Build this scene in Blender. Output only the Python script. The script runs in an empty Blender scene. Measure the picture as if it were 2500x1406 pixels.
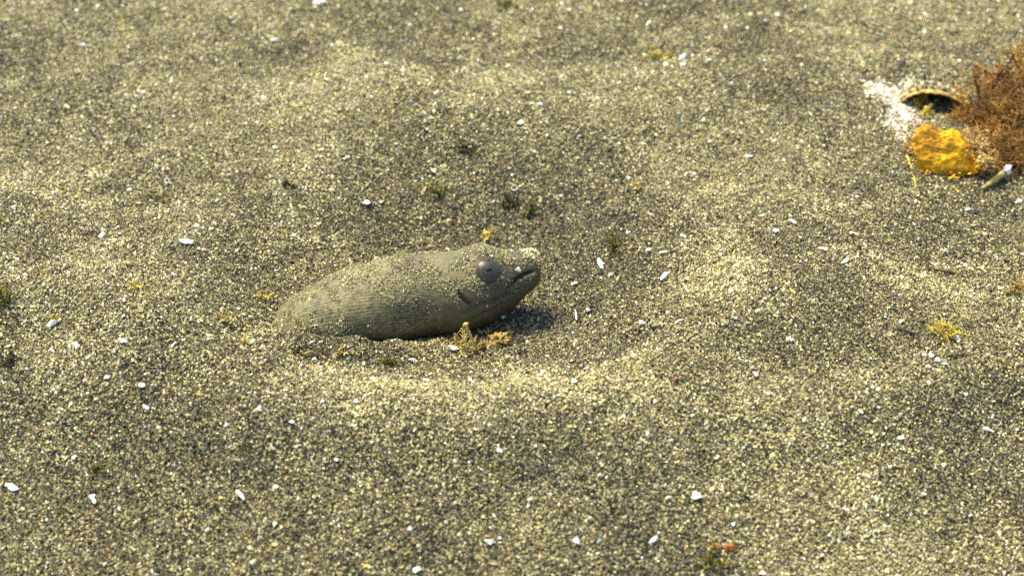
import bpy, bmesh, math, random
import numpy as np
from mathutils import Vector, Matrix
from mathutils.bvhtree import BVHTree

R = math.radians
rng = np.random.default_rng(7)
random.seed(7)
scene = bpy.context.scene
COL = scene.collection

# ------------------------------------------------------------------ camera
D, PITCH, FOVH = 0.60, R(35), R(35.2)
PXW, PXH = 2500.0, 1406.0
cam_d = bpy.data.cameras.new("camera")
cam = bpy.data.objects.new("camera", cam_d)
COL.objects.link(cam)
CAM = np.array([0.0, -D * math.cos(PITCH), D * math.sin(PITCH)])
cam.location = CAM
cam.rotation_euler = (math.pi / 2 - PITCH, 0, 0)
cam_d.sensor_width = 36
cam_d.lens = 18 / math.tan(FOVH / 2)
cam_d.clip_start = 0.02
cam_d.clip_end = 60
cam_d.dof.use_dof = True
cam_d.dof.focus_distance = 0.598
cam_d.dof.aperture_fstop = 10.5
scene.camera = cam

# ------------------------------------------------------------------ light
SUN_FROM = Vector((-0.34, 0.30, 0.89)).normalized()
elev = math.asin(SUN_FROM.z)
azim = math.atan2(SUN_FROM.x, SUN_FROM.y)
w = bpy.data.worlds.new("World")
scene.world = w
w.use_nodes = True
nt = w.node_tree
sky = nt.nodes.new("ShaderNodeTexSky")
sky.sky_type = 'NISHITA'
sky.sun_disc = False
sky.sun_elevation = elev
sky.sun_rotation = azim
bg = nt.nodes["Background"]
bg.inputs[1].default_value = 0.115
nt.links.new(sky.outputs[0], bg.inputs[0])
sd = bpy.data.lights.new("sun", 'SUN')
sd.energy = 3.9
sd.angle = R(24)
sd.color = (1.0, 0.93, 0.62)
sun = bpy.data.objects.new("sun", sd)
COL.objects.link(sun)
sun.rotation_euler = (-SUN_FROM).to_track_quat('-Z', 'Y').to_euler()

scene.view_settings.view_transform = 'Standard'
scene.view_settings.look = 'None'
scene.view_settings.exposure = 1.52
scene.view_settings.gamma = 1
scene.view_settings.use_curve_mapping = False
scene.render.engine = 'CYCLES'
scene.cycles.use_denoising = False
scene.cycles.max_bounces = 5

# ------------------------------------------------------------------ noise
def _hash(ix, iy, seed):
    h = (ix.astype(np.int64) * 374761393 + iy.astype(np.int64) * 668265263 + seed * 1442695041) & 0xffffffff
    h = ((h ^ (h >> 13)) * 1274126177) & 0xffffffff
    h = (h ^ (h >> 16)) & 0xffffffff
    return h / 4294967295.0

def vnoise(x, y, seed=0):
    xi, yi = np.floor(x), np.floor(y)
    fx, fy = x - xi, y - yi
    fx = fx * fx * (3 - 2 * fx); fy = fy * fy * (3 - 2 * fy)
    a = _hash(xi, yi, seed); b = _hash(xi + 1, yi, seed)
    c = _hash(xi, yi + 1, seed); d = _hash(xi + 1, yi + 1, seed)
    return (a * (1 - fx) + b * fx) * (1 - fy) + (c * (1 - fx) + d * fx) * fy * 1.0 - 0.5

def fbm(x, y, f, n=3, seed=0):
    s = 0; a = 1.0
    for i in range(n):
        s = s + a * vnoise(x * f + 13.7 * i, y * f - 7.1 * i, seed + i)
        f *= 2.03; a *= 0.5
    return s

def smooth(a, b, t):
    t = np.clip((t - a) / (b - a), 0, 1)
    return t * t * (3 - 2 * t)

# ------------------------------------------------------------------ terrain
def gs(x, y, cx, cy, sx, sy, a):
    return a * np.exp(-((x - cx) / sx) ** 2 - ((y - cy) / sy) ** 2)

def height(x, y):
    x = np.asarray(x, float); y = np.asarray(y, float)
    h = 0.0 * x
    # funnel shaped pit around the eel
    cx, cy = -0.020, 0.004
    dx, dy = x - cx, y - cy
    ax = np.where(dx < 0, 0.098, 0.100)
    ay = np.where(dy < 0, 0.067, 0.115)
    q = np.sqrt((dx / ax) ** 2 + (dy / ay) ** 2)
    h -= 0.0150 * (1 - smooth(0.28, 1.05, q))
    h += 0.0042 * np.exp(-((q - 1.10) / 0.20) ** 2) * (0.30 + 0.70 * smooth(0.05, -0.01, dy) if False else 0.30 + 0.70 * (1 - smooth(-0.02, 0.045, dy)))
    # raised bank of sand along the near flank
    h += gs(x, y, -0.040, -0.023, 0.040, 0.009, 0.0056)
    h -= gs(x, y, -0.084, -0.006, 0.022, 0.018, 0.0050)
    h += gs(x, y, -0.075, -0.026, 0.02, 0.008, 0.0012)
    # ground falling away in front of the rim
    yc = -0.069 + 1.1 * x ** 2
    t = np.clip(yc - y, 0, 0.085)
    h -= 0.42 * t * smooth(0, 0.03, t)
    # undulations
    h -= gs(x, y, 0.03, 0.085, 0.11, 0.05, 0.009)
    h += gs(x, y, -0.055, 0.150, 0.06, 0.032, 0.009)
    h += gs(x, y, 0.10, 0.155, 0.07, 0.03, 0.004)
    h -= gs(x, y, -0.16, 0.10, 0.05, 0.05, 0.006)
    h += gs(x, y, 0.15, -0.03, 0.06, 0.04, 0.0015)
    h += gs(x, y, -0.16, -0.01, 0.06, 0.018, 0.008)
    h += gs(x, y, 0.02, 0.245, 0.30, 0.03, 0.006)
    h += 0.0042 * fbm(x, y, 11, 2, 3)
    h += 0.0026 * fbm(x, y, 38, 2, 9)
    h += 0.0013 * fbm(x, y, 120, 2, 21)
    h += np.exp(-((y + 0.022) / 0.010) ** 2 - (x / 0.12) ** 2) * 0.0030 * fbm(x, y, 210, 2, 61)
    far = smooth(0.6, 2.5, np.sqrt(x * x + y * y))
    h += far * 0.06 * fbm(x, y, 1.3, 3, 40)
    return h

def ray(u, v):
    k = math.tan(FOVH / 2) / (PXW / 2)
    a, b = (u - PXW / 2) * k, -(v - PXH / 2) * k
    f = np.array([0, math.cos(PITCH), -math.sin(PITCH)])
    up = np.array([0, math.sin(PITCH), math.cos(PITCH)])
    d = f + a * np.array([1.0, 0, 0]) + b * up
    return d / np.linalg.norm(d)

def ground(u, v, lift=0.0):
    d = ray(u, v); z = 0.0
    for _ in range(14):
        p = CAM + d * ((z - CAM[2]) / d[2])
        z = 0.5 * z + 0.5 * (float(height(p[0], p[1])) + lift)
    return Vector(p)

def project(P):
    P = np.atleast_2d(P) - CAM
    f = np.array([0, math.cos(PITCH), -math.sin(PITCH)])
    up = np.array([0, math.sin(PITCH), math.cos(PITCH)])
    z = P @ f; k = math.tan(FOVH / 2) / (PXW / 2)
    return P[:, 0] / z / k + PXW / 2, PXH / 2 - (P @ up) / z / k

PX = 2 * D * math.tan(FOVH / 2) / PXW      # metres per photo pixel at the eel

# ------------------------------------------------------------------ helpers
def tag(o, label=None, cat=None, group=None, kind=None):
    if label: o["label"] = label
    if cat: o["category"] = cat
    if group: o["group"] = group
    if kind: o["kind"] = kind
    return o

def mesh_np(name, verts, faces, mat, parent=None, smooth_=False, attrs=None, fsize=None):
    """verts (n,3) array, faces (m,k) array of one polygon size."""
    me = bpy.data.meshes.new(name)
    verts = np.asarray(verts, np.float32); faces = np.asarray(faces, np.int32)
    k = faces.shape[1]
    me.vertices.add(len(verts)); me.vertices.foreach_set("co", verts.ravel())
    me.loops.add(faces.size); me.loops.foreach_set("vertex_index", faces.ravel())
    me.polygons.add(len(faces))
    me.polygons.foreach_set("loop_start", np.arange(0, faces.size, k, dtype=np.int32))
    me.polygons.foreach_set("use_smooth", np.full(len(faces), smooth_, dtype=bool))
    me.update(calc_edges=True)
    for an, arr in (attrs or {}).items():
        at = me.color_attributes.new(an, 'BYTE_COLOR' if len(verts) > 300000 else 'FLOAT_COLOR', 'POINT')
        at.data.foreach_set("color", np.asarray(arr, np.float32).ravel())
    me.materials.append(mat)
    o = bpy.data.objects.new(name, me)
    COL.objects.link(o)
    if parent: o.parent = parent
    return o

def bm_obj(name, bm, mat, parent=None, smooth_=True):
    me = bpy.data.meshes.new(name)
    bmesh.ops.recalc_face_normals(bm, faces=bm.faces)
    bm.to_mesh(me); bm.free()
    for p in me.polygons: p.use_smooth = smooth_
    me.materials.append(mat)
    o = bpy.data.objects.new(name, me)
    COL.objects.link(o)
    if parent: o.parent = parent
    return o

def new_mat(name, rough=0.8, spec=0.3):
    m = bpy.data.materials.new(name); m.use_nodes = True
    b = m.node_tree.nodes["Principled BSDF"]
    b.inputs["Roughness"].default_value = rough
    b.inputs["Specular IOR Level"].default_value = spec
    return m, m.node_tree, b

def ramp(nt, stops):
    r = nt.nodes.new("ShaderNodeValToRGB")
    el = r.color_ramp.elements
    while len(el) > 1: el.remove(el[-1])
    el[0].position = stops[0][0]; el[0].color = (*stops[0][1], 1)
    for p, c in stops[1:]:
        e = el.new(p); e.color = (*c, 1)
    return r

def mottled(name, c1, c2, scale=600, rough=0.8, bump=0.3, detail=4, dist=0.0008, spec=0.3, c3=None, trans=0):
    m, nt, b = new_mat(name, rough, spec)
    tc = nt.nodes.new("ShaderNodeTexCoord")
    n = nt.nodes.new("ShaderNodeTexNoise"); n.inputs["Scale"].default_value = scale; n.inputs["Detail"].default_value = detail
    nt.links.new(tc.outputs["Object"], n.inputs["Vector"])
    st = [(0.32, c1), (0.62, c2)] + ([(0.74, c3)] if c3 else [])
    r = ramp(nt, st)
    nt.links.new(n.outputs[0], r.inputs[0]); nt.links.new(r.outputs[0], b.inputs["Base Color"])
    bp = nt.nodes.new("ShaderNodeBump"); bp.inputs["Strength"].default_value = bump; bp.inputs["Distance"].default_value = dist
    nt.links.new(n.outputs[0], bp.inputs["Height"]); nt.links.new(bp.outputs[0], b.inputs["Normal"])
    return m

# ------------------------------------------------------------------ sand materials
m_grain, nt, b = new_mat("sand_grain", 0.55, 0.45)
at = nt.nodes.new("ShaderNodeAttribute"); at.attribute_name = "Col"
nt.links.new(at.outputs["Color"], b.inputs["Base Color"])

m_sand, nt, b = new_mat("sand_bed", 0.9, 0.2)
tc = nt.nodes.new("ShaderNodeTexCoord")
vo = nt.nodes.new("ShaderNodeTexVoronoi"); vo.inputs["Scale"].default_value = 1300
nt.links.new(tc.outputs["Object"], vo.inputs["Vector"])
sp = nt.nodes.new("ShaderNodeSeparateColor"); nt.links.new(vo.outputs["Color"], sp.inputs[0])
rp = ramp(nt, [(0.0, (0.015, 0.013, 0.012)), (0.35, (0.07, 0.055, 0.035)), (0.7, (0.20, 0.17, 0.09)), (0.95, (0.38, 0.34, 0.20)), (1.0, (0.7, 0.68, 0.58))])
nt.links.new(sp.outputs[0], rp.inputs[0]); nt.links.new(rp.outputs[0], b.inputs["Base Color"])
bp = nt.nodes.new("ShaderNodeBump"); bp.inputs["Strength"].default_value = 0.8; bp.inputs["Distance"].default_value = 0.0005
bp.invert = True
nt.links.new(vo.outputs["Distance"], bp.inputs["Height"]); nt.links.new(bp.outputs[0], b.inputs["Normal"])

# ------------------------------------------------------------------ ground sheet
def axis_coords(a, b, step, far):
    mid = np.arange(a, b + step, step)
    g = [step * 1.6]
    while sum(g) < far: g.append(g[-1] * 1.22)
    out = np.cumsum(g)
    return np.concatenate([a - out[::-1], mid, b + out])

gx = axis_coords(-0.36, 0.36, 0.0018, 6.0)
gy = axis_coords(-0.24, 0.40, 0.0018, 6.0)
XX, YY = np.meshgrid(gx, gy)
ZZ = height(XX, YY) - 0.0003
V = np.stack([XX.ravel(), YY.ravel(), ZZ.ravel()], 1)
nx, ny = len(gx), len(gy)
idx = np.arange(nx * ny).reshape(ny, nx)
F = np.stack([idx[:-1, :-1].ravel(), idx[:-1, 1:].ravel(), idx[1:, 1:].ravel(), idx[1:, :-1].ravel()], 1)
g_obj = mesh_np("seabed", V, F, m_sand, smooth_=True)
tag(g_obj, "grey brown sandy seabed with a pit round the eel", "seabed", kind="structure")

# ------------------------------------------------------------------ grains
OCT = np.array([[1, 0, 0], [-1, 0, 0], [0, 1, 0], [0, -1, 0], [0, 0, 1], [0, 0, -1]], float)
OCF = np.array([[0, 2, 4], [2, 1, 4], [1, 3, 4], [3, 0, 4], [2, 0, 5], [1, 2, 5], [3, 1, 5], [0, 3, 5]])

def rand_rot(n):
    q = rng.normal(size=(n, 4)); q /= np.linalg.norm(q, axis=1, keepdims=True)
    w_, x, y, z = q.T
    return np.stack([1 - 2 * (y * y + z * z), 2 * (x * y - z * w_), 2 * (x * z + y * w_),
                     2 * (x * y + z * w_), 1 - 2 * (x * x + z * z), 2 * (y * z - x * w_),
                     2 * (x * z - y * w_), 2 * (y * z + x * w_), 1 - 2 * (x * x + y * y)], 1).reshape(n, 3, 3)

PAL = np.array([
    (0.018, 0.015, 0.011), (0.048, 0.039, 0.023), (0.100, 0.083, 0.039), (0.165, 0.140, 0.063),
    (0.26, 0.225, 0.104), (0.37, 0.323, 0.152), (0.49, 0.440, 0.235), (0.65, 0.60, 0.41),
    (0.80, 0.79, 0.73), (0.18, 0.085, 0.04), (0.42, 0.33, 0.07), (0.042, 0.043, 0.052)])

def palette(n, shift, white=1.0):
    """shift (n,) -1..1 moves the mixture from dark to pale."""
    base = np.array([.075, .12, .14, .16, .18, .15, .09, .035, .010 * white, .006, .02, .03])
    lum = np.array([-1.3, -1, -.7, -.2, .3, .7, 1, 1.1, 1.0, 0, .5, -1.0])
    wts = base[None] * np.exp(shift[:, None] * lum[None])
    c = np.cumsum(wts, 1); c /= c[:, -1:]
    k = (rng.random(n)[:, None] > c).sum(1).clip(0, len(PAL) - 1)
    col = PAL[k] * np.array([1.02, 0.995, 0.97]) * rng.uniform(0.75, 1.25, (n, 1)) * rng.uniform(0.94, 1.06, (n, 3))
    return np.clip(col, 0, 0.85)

def grains_mesh(name, P, rad, colr, mat, parent=None, flat=0.25):
    n = len(P)
    rot = rand_rot(n)
    sc = rad[:, None] * np.exp(rng.normal(0, flat, (n, 3)))
    v = OCT[None] * rng.uniform(0.72, 1.25, (n, 6, 1)) + rng.normal(0, 0.20, (n, 6, 3))
    v = v * sc[:, None, :]
    v = np.einsum('nij,nkj->nki', rot, v) + P[:, None, :]
    f = OCF[None] + (np.arange(n) * 6)[:, None, None]
    c = np.ones((n, 6, 4), np.float32); c[..., :3] = colr[:, None, :]
    return mesh_np(name, v.reshape(-1, 3), f.reshape(-1, 3), mat, parent, False, {"Col": c.reshape(-1, 4)})

def region(spacing, pad=1.22, y0=-0.185, y1=0.315):
    ys = np.arange(y0, y1, spacing)
    out = []
    for y in ys:
        dep = (y - CAM[1]) * math.cos(PITCH) + CAM[2] * math.sin(PITCH)
        hw = dep * math.tan(FOVH / 2) * pad + 0.02
        xs = np.arange(-hw, hw, spacing)
        out.append(np.stack([xs, np.full_like(xs, y)], 1))
    p = np.concatenate(out)
    p += rng.uniform(-0.62, 0.62, p.shape) * spacing
    return p

def dark_field(x, y):  # patchy sand tone, plus painted light and shade on rim and pit slopes
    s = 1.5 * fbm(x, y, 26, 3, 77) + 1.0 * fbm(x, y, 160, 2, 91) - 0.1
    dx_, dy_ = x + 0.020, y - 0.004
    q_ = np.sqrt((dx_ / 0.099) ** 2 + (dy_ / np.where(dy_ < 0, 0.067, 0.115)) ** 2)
    s += 0.42 * np.exp(-((q_ - 1.08) / 0.16) ** 2) * (0.25 + 0.75 * (1 - smooth(-0.02, 0.045, dy_)))  # lit crest painted in: paler grains round the near rim
    s -= 0.45 * np.exp(-((q_ - 0.62) / 0.26) ** 2)  # shade of the inner slope put into the grain colour
    s -= gs(x, y, -0.005, 0.055, 0.07, 0.035, 0.55)  # back slope facing the camera: painted shade, darker grains
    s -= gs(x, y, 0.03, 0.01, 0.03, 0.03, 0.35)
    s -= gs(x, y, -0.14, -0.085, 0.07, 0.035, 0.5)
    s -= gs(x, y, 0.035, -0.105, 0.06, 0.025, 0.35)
    s += gs(x, y, -0.01, -0.066, 0.07, 0.014, 0.6)  # more painted light on the front rim, paler grains
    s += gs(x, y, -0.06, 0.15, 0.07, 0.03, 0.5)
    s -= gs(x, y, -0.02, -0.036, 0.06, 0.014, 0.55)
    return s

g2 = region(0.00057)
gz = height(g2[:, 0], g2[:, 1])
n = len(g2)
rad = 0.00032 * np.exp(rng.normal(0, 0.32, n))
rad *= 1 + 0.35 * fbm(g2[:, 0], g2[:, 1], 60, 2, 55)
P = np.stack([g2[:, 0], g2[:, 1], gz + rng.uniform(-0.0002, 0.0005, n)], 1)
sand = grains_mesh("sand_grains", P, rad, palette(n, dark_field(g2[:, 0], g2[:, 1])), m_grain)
tag(sand, "coarse mixed dark, tan and pale grains covering the seabed", "sand", kind="stuff")
print("grains", n)

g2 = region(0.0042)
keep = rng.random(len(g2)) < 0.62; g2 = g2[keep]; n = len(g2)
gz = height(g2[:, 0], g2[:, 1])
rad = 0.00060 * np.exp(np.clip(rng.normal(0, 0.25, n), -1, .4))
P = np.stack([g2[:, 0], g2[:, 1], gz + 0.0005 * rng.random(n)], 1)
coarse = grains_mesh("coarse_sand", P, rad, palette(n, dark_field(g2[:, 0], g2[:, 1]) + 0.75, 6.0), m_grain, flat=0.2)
tag(coarse, "larger pale shell grit scattered through the sand", "grit", kind="stuff")

# ------------------------------------------------------------------ snake eel
YAW = R(12)
HD = np.array([math.cos(YAW), math.sin(YAW), 0.0])
LT = np.array([-math.sin(YAW), math.cos(YAW), 0.0])
PL0 = np.array([-0.0441, 0.0010, 0.0])
# u, top v, radius (photo px), lateral factor
ST = np.array([
    (500, 930, 96, 1.0), (580, 872, 104, 1.0), (655, 796, 110, 1.0), (700, 748, 113, 1.0), (760, 702, 114, 1.0),
    (860, 656, 112, 1.0), (960, 627, 109, 1.0), (1060, 615, 105, 0.98), (1140, 612, 99, 0.95),
    (1200, 611, 88, 0.90), (1250, 608, 72, 0.86), (1282, 605, 58, 0.85), (1300, 605, 51, 0.86), (1310, 609, 44, 0.85), (1316, 619, 32, 0.8), (1318, 640, 10, 0.8)], float)

def on_plane(u, v):
    d = ray(u, v)
    t = np.dot(PL0 - CAM, LT) / np.dot(d, LT)
    return CAM + d * t

def catmull(A, m):
    out = []
    n_ = len(A)
    seg = np.linalg.norm(np.diff(A[:, :2], axis=0), axis=1)
    for i in range(n_ - 1):
        p0, p1, p2, p3 = A[max(i - 1, 0)], A[i], A[i + 1], A[min(i + 2, n_ - 1)]
        k = max(2, int(round(m * seg[i] / seg.sum())))
        for j in range(k):
            t = j / k
            # monotone-ish hermite
            m1 = (p2 - p0) * 0.5; m2 = (p3 - p1) * 0.5
            out.append((2 * t**3 - 3 * t**2 + 1) * p1 + (t**3 - 2 * t**2 + t) * m1 + (-2 * t**3 + 3 * t**2) * p2 + (t**3 - t**2) * m2)
    out.append(A[-1])
    return np.array(out)

S = catmull(ST, 300)
NR = 144
rings = []; cen = []
for (u, tv, r, lf) in S:
    c = on_plane(u, tv + r)
    dep = np.dot(c - CAM, [0, math.cos(PITCH), -math.sin(PITCH)])
    rr = r * PX * dep / D
    cen.append((*c, rr))
    th = np.linspace(0, 2 * math.pi, NR, endpoint=False)      # 0 = top, pi/2 = camera side
    a, b_ = np.cos(th), np.sin(th)
    ring = c[None] + np.outer(a * rr, [0, 0, 1]) - np.outer(b_ * rr * lf, LT)
    rings.append(ring)
rings = np.array(rings)
nr = len(rings)
# lean the snout forward so it ends in a blunt rounded wedge
EV = rings.reshape(-1, 3)
tipc = np.array(cen[-1][:3]) + HD * 0.0006
EV = np.concatenate([EV, tipc[None]])
ii = np.arange(nr * NR).reshape(nr, NR)
q1, q2 = ii[:-1], ii[1:]
quads = np.stack([q1.ravel(), np.roll(q1, -1, 1).ravel(), np.roll(q2, -1, 1).ravel(), q2.ravel()], 1)
quads = quads[:, ::-1]
last = ii[-1]
cap = [(int(last[j]), int(last[(j + 1) % NR]), nr * NR) for j in range(NR)]

def eel_bvh(V_):
    polys = [tuple(map(int, q)) for q in quads] + [c[::-1] for c in cap]
    return BVHTree.FromPolygons([tuple(p) for p in V_], polys)

bvh = eel_bvh(EV)
def hit(u, v, bv=None):
    d = ray(u, v)
    loc, nn, _, _ = (bv or bvh).ray_cast(Vector(CAM), Vector(d))
    return loc, nn

def mirror(p):
    p = np.array(p); return p - 2 * np.dot(p - PL0, LT) * LT

def normals(V_):
    R_ = V_[:-1].reshape(nr, NR, 3)
    da = np.roll(R_, -1, 1) - np.roll(R_, 1, 1)
    db = np.gradient(R_, axis=0)
    nn = np.cross(db, da); nn /= np.linalg.norm(nn, axis=2, keepdims=True) + 1e-12
    cc = np.array(cen)[:, None, :3]
    s = np.sign(np.sum(nn * (R_ - cc), 2, keepdims=True)); s[s == 0] = 1
    nn = nn * s
    out = np.concatenate([nn.reshape(-1, 3), HD[None]])
    return out

def seg_dist(Pn, a, b):
    ab = b - a; t = np.clip(((Pn - a) @ ab) / (ab @ ab), 0, 1)
    return np.linalg.norm(Pn - (a + t[:, None] * ab), axis=1), t

EN = normals(EV)
disp = np.zeros(len(EV))
def groove(pts, width, depth, both=True):
    global disp
    H = []
    for (u, v) in pts:
        l, _ = hit(u, v)
        if l is not None: H.append(np.array(l))
    for mir in ((False, True) if both else (False,)):
        hh = [mirror(p) for p in H] if mir else H
        dm = np.full(len(EV), 1.0)
        for a, b in zip(hh[:-1], hh[1:]):
            d_, _t = seg_dist(EV, a, b); dm = np.minimum(dm, d_)
        disp += -depth * np.exp(-(dm / width) ** 2)

def bump(u, v, rad_, amp, both=True, ring=0):
    global disp
    l, _ = hit(u, v)
    if l is None: return
    for mir in ((False, True) if both else (False,)):
        p = mirror(l) if mir else np.array(l)
        d_ = np.linalg.norm(EV - p, axis=1)
        if ring: disp += amp * np.exp(-((d_ - ring) / rad_) ** 2)
        else: disp += amp * np.exp(-(d_ / rad_) ** 2)

px = PX
bump(1190, 662, 44 * px, 0.0021)                   # swelling that carries each eye
bump(1180, 634, 25 * px, 0.0018)                   # hooded brows
bump(1290, 693, 20 * px, 0.0008)                   # rounded lower lip
groove([(1300, 664), (1287, 667), (1275, 673), (1265, 679), (1256, 686)], 3.4 * px, 0.0024)
bump(1303, 676, 14 * px, 0.0007)
groove([(1258, 686), (1250, 697), (1238, 706)], 5 * px, 0.0010)
groove([(1134, 765), (1155, 752), (1177, 743), (1215, 733), (1240, 718)], 5 * px, 0.0013)
groove([(1160, 778), (1185, 764), (1211, 752), (1235, 740)], 5 * px, 0.0007)
bump(1190, 752, 16 * px, 0.0005)
bump(1115, 745, 40 * px, 0.0007)
groove([(1120, 716), (1126, 726), (1136, 735), (1148, 742)], 4.5 * px, 0.0024)      # gill opening
bump(1040, 640, 60 * px, -0.0006, both=False)
dd = 0.00022 * fbm(EV[:, 0] * 1 + EV[:, 2], EV[:, 1] + EV[:, 2], 260, 3, 5) + 0.0008 * fbm(EV[:, 0], EV[:, 1] + EV[:, 2], 55, 2, 6)
disp[:-1] += dd[:-1]
EV2 = EV + EN * disp[:, None]
bvh0 = bvh
bvh = eel_bvh(EV2)

me = bpy.data.meshes.new("body")
me.from_pydata([tuple(p) for p in EV2], [], [tuple(map(int, q)) for q in quads] + [c[::-1] for c in cap])
for p in me.polygons: p.use_smooth = True
# surface coordinates for the scale rows: metres along the body, metres round it
arc = np.concatenate([[0], np.cumsum(np.linalg.norm(np.diff(np.array(cen)[:, :3], axis=0), axis=1))])
sc_attr = me.attributes.new("skin_uv", 'FLOAT_VECTOR', 'POINT')
thv = np.linspace(0, 2 * math.pi, NR, endpoint=False)
thv = np.where(thv > math.pi, 2 * math.pi - thv, thv)
SUV = np.zeros((len(EV2), 3))
SUV[:-1, 0] = np.repeat(arc, NR)
SUV[:-1, 1] = np.tile(thv, nr) * 0.0165
SUV[:-1, 2] = np.repeat((S[:, 0] - 655) / 65500.0, NR)
SUV[-1] = (arc[-1], 0.02, 0.01)
sc_attr.data.foreach_set("vector", SUV.astype(np.float32).ravel())

m_skin, nt, b = new_mat("eel_skin", 0.62, 0.35)
L = nt.links
a = nt.nodes.new("ShaderNodeAttribute"); a.attribute_name = "skin_uv"
sx = nt.nodes.new("ShaderNodeSeparateXYZ"); L.new(a.outputs["Vector"], sx.inputs[0])
nz = nt.nodes.new("ShaderNodeTexNoise"); nz.inputs["Scale"].default_value = 70; nz.inputs["Detail"].default_value = 2
L.new(a.outputs["Vector"], nz.inputs["Vector"])
def mth(op, x, y=None, z=None):
    q = nt.nodes.new("ShaderNodeMath"); q.operation = op
    for i_, s_ in enumerate((x, y, z)):
        if s_ is None: continue
        if isinstance(s_, (int, float)): q.inputs[i_].default_value = s_
        else: L.new(s_, q.inputs[i_])
    return q.outputs[0]
# rows run along the body, slightly slanted and wavering
row = mth('ADD', mth('ADD', mth('MULTIPLY', sx.outputs[1], 5600), mth('MULTIPLY', sx.outputs[0], -1300)), mth('MULTIPLY', nz.outputs[0], 12.0))
sn = mth('SINE', row)
dots = nt.nodes.new("ShaderNodeTexNoise"); dots.inputs["Scale"].default_value = 1.0; dots.inputs["Detail"].default_value = 3
cmb = nt.nodes.new("ShaderNodeCombineXYZ"); L.new(mth('MULTIPLY', sx.outputs[0], 700), cmb.inputs[0]); L.new(mth('MULTIPLY', row, 0.32), cmb.inputs[1])
L.new(cmb.outputs[0], dots.inputs["Vector"])
body_mask = nt.nodes.new("ShaderNodeMapRange"); L.new(sx.outputs[2], body_mask.inputs[0])
body_mask.inputs[1].default_value = 0.0080; body_mask.inputs[2].default_value = 0.0055; body_mask.inputs[3].default_value = 0.12; body_mask.inputs[4].default_value = 1.0
vo_ = nt.nodes.new("ShaderNodeTexVoronoi"); vo_.inputs["Scale"].default_value = 1.0; vo_.inputs["Randomness"].default_value = 1.0
cm2 = nt.nodes.new("ShaderNodeCombineXYZ"); L.new(mth('MULTIPLY', sx.outputs[0], 480), cm2.inputs[0]); L.new(mth('MULTIPLY', row, 1 / 6.283), cm2.inputs[1])
L.new(cm2.outputs[0], vo_.inputs["Vector"])
dash = nt.nodes.new("ShaderNodeMapRange"); L.new(vo_.outputs["Distance"], dash.inputs[0])
dash.inputs[1].default_value = 0.62; dash.inputs[2].default_value = 0.08
line_ = mth('MULTIPLY_ADD', sn, 0.20, 0.36)
rows_ = mth('MULTIPLY', mth('ADD', mth('MULTIPLY', dash.outputs[0], 0.48), line_), body_mask.outputs[0])
nh = nt.nodes.new("ShaderNodeTexNoise"); nh.inputs["Scale"].default_value = 900; nh.inputs["Detail"].default_value = 7; nh.inputs["Roughness"].default_value = 0.75
L.new(a.outputs["Vector"], nh.inputs["Vector"])
nl_ = nt.nodes.new('ShaderNodeTexNoise'); nl_.inputs['Scale'].default_value = 90; nl_.inputs['Detail'].default_value = 4
L.new(a.outputs['Vector'], nl_.inputs['Vector'])
tone = mth('ADD', mth('MULTIPLY_ADD', nl_.outputs[0], 0.55, -0.27), mth('ADD', mth('MULTIPLY', rows_, 0.36), mth('MULTIPLY', nh.outputs[0], 0.9)))
cr_body = ramp(nt, [(0.36, (0.25, 0.220, 0.098)), (0.52, (0.155, 0.135, 0.060)), (0.68, (0.078, 0.066, 0.031)), (0.85, (0.024, 0.019, 0.012))])
L.new(tone, cr_body.inputs[0])
cr_head = ramp(nt, [(0.38, (0.018, 0.014, 0.008)), (0.5, (0.055, 0.045, 0.023)), (0.62, (0.120, 0.101, 0.052))])
L.new(nh.outputs[0], cr_head.inputs[0])
hm = nt.nodes.new("ShaderNodeMapRange"); L.new(sx.outputs[2], hm.inputs[0])
hm.inputs[1].default_value = 0.0056; hm.inputs[2].default_value = 0.0084
mx = nt.nodes.new("ShaderNodeMix"); mx.data_type = 'RGBA'
L.new(hm.outputs[0], mx.inputs[0]); L.new(cr_body.outputs[0], mx.inputs[6]); L.new(cr_head.outputs[0], mx.inputs[7])
L.new(mx.outputs[2], b.inputs["Base Color"])
hb = mth('ADD', mth('MULTIPLY', rows_, -0.12), mth('MULTIPLY', nh.outputs[0], 0.7))
bp = nt.nodes.new("ShaderNodeBump"); bp.inputs["Strength"].default_value = 0.55; bp.inputs["Distance"].default_value = 0.0006
L.new(hb, bp.inputs["Height"]); L.new(bp.outputs[0], b.inputs["Normal"])
me.materials.append(m_skin)

eel = bpy.data.objects.new("snake_eel", None); COL.objects.link(eel)
base = Vector((float(PL0[0]), float(PL0[1]), float(height(PL0[0], PL0[1]))))
eel.location = base
tag(eel, "grey brown snake eel with its head raised from a pit in the sand", "eel")
def child(o, parent_empty):
    o.parent = parent_empty
    o.matrix_parent_inverse = Matrix.Translation(-parent_empty.location)
    return o
body = bpy.data.objects.new("body", me); COL.objects.link(body); child(body, eel)

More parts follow.
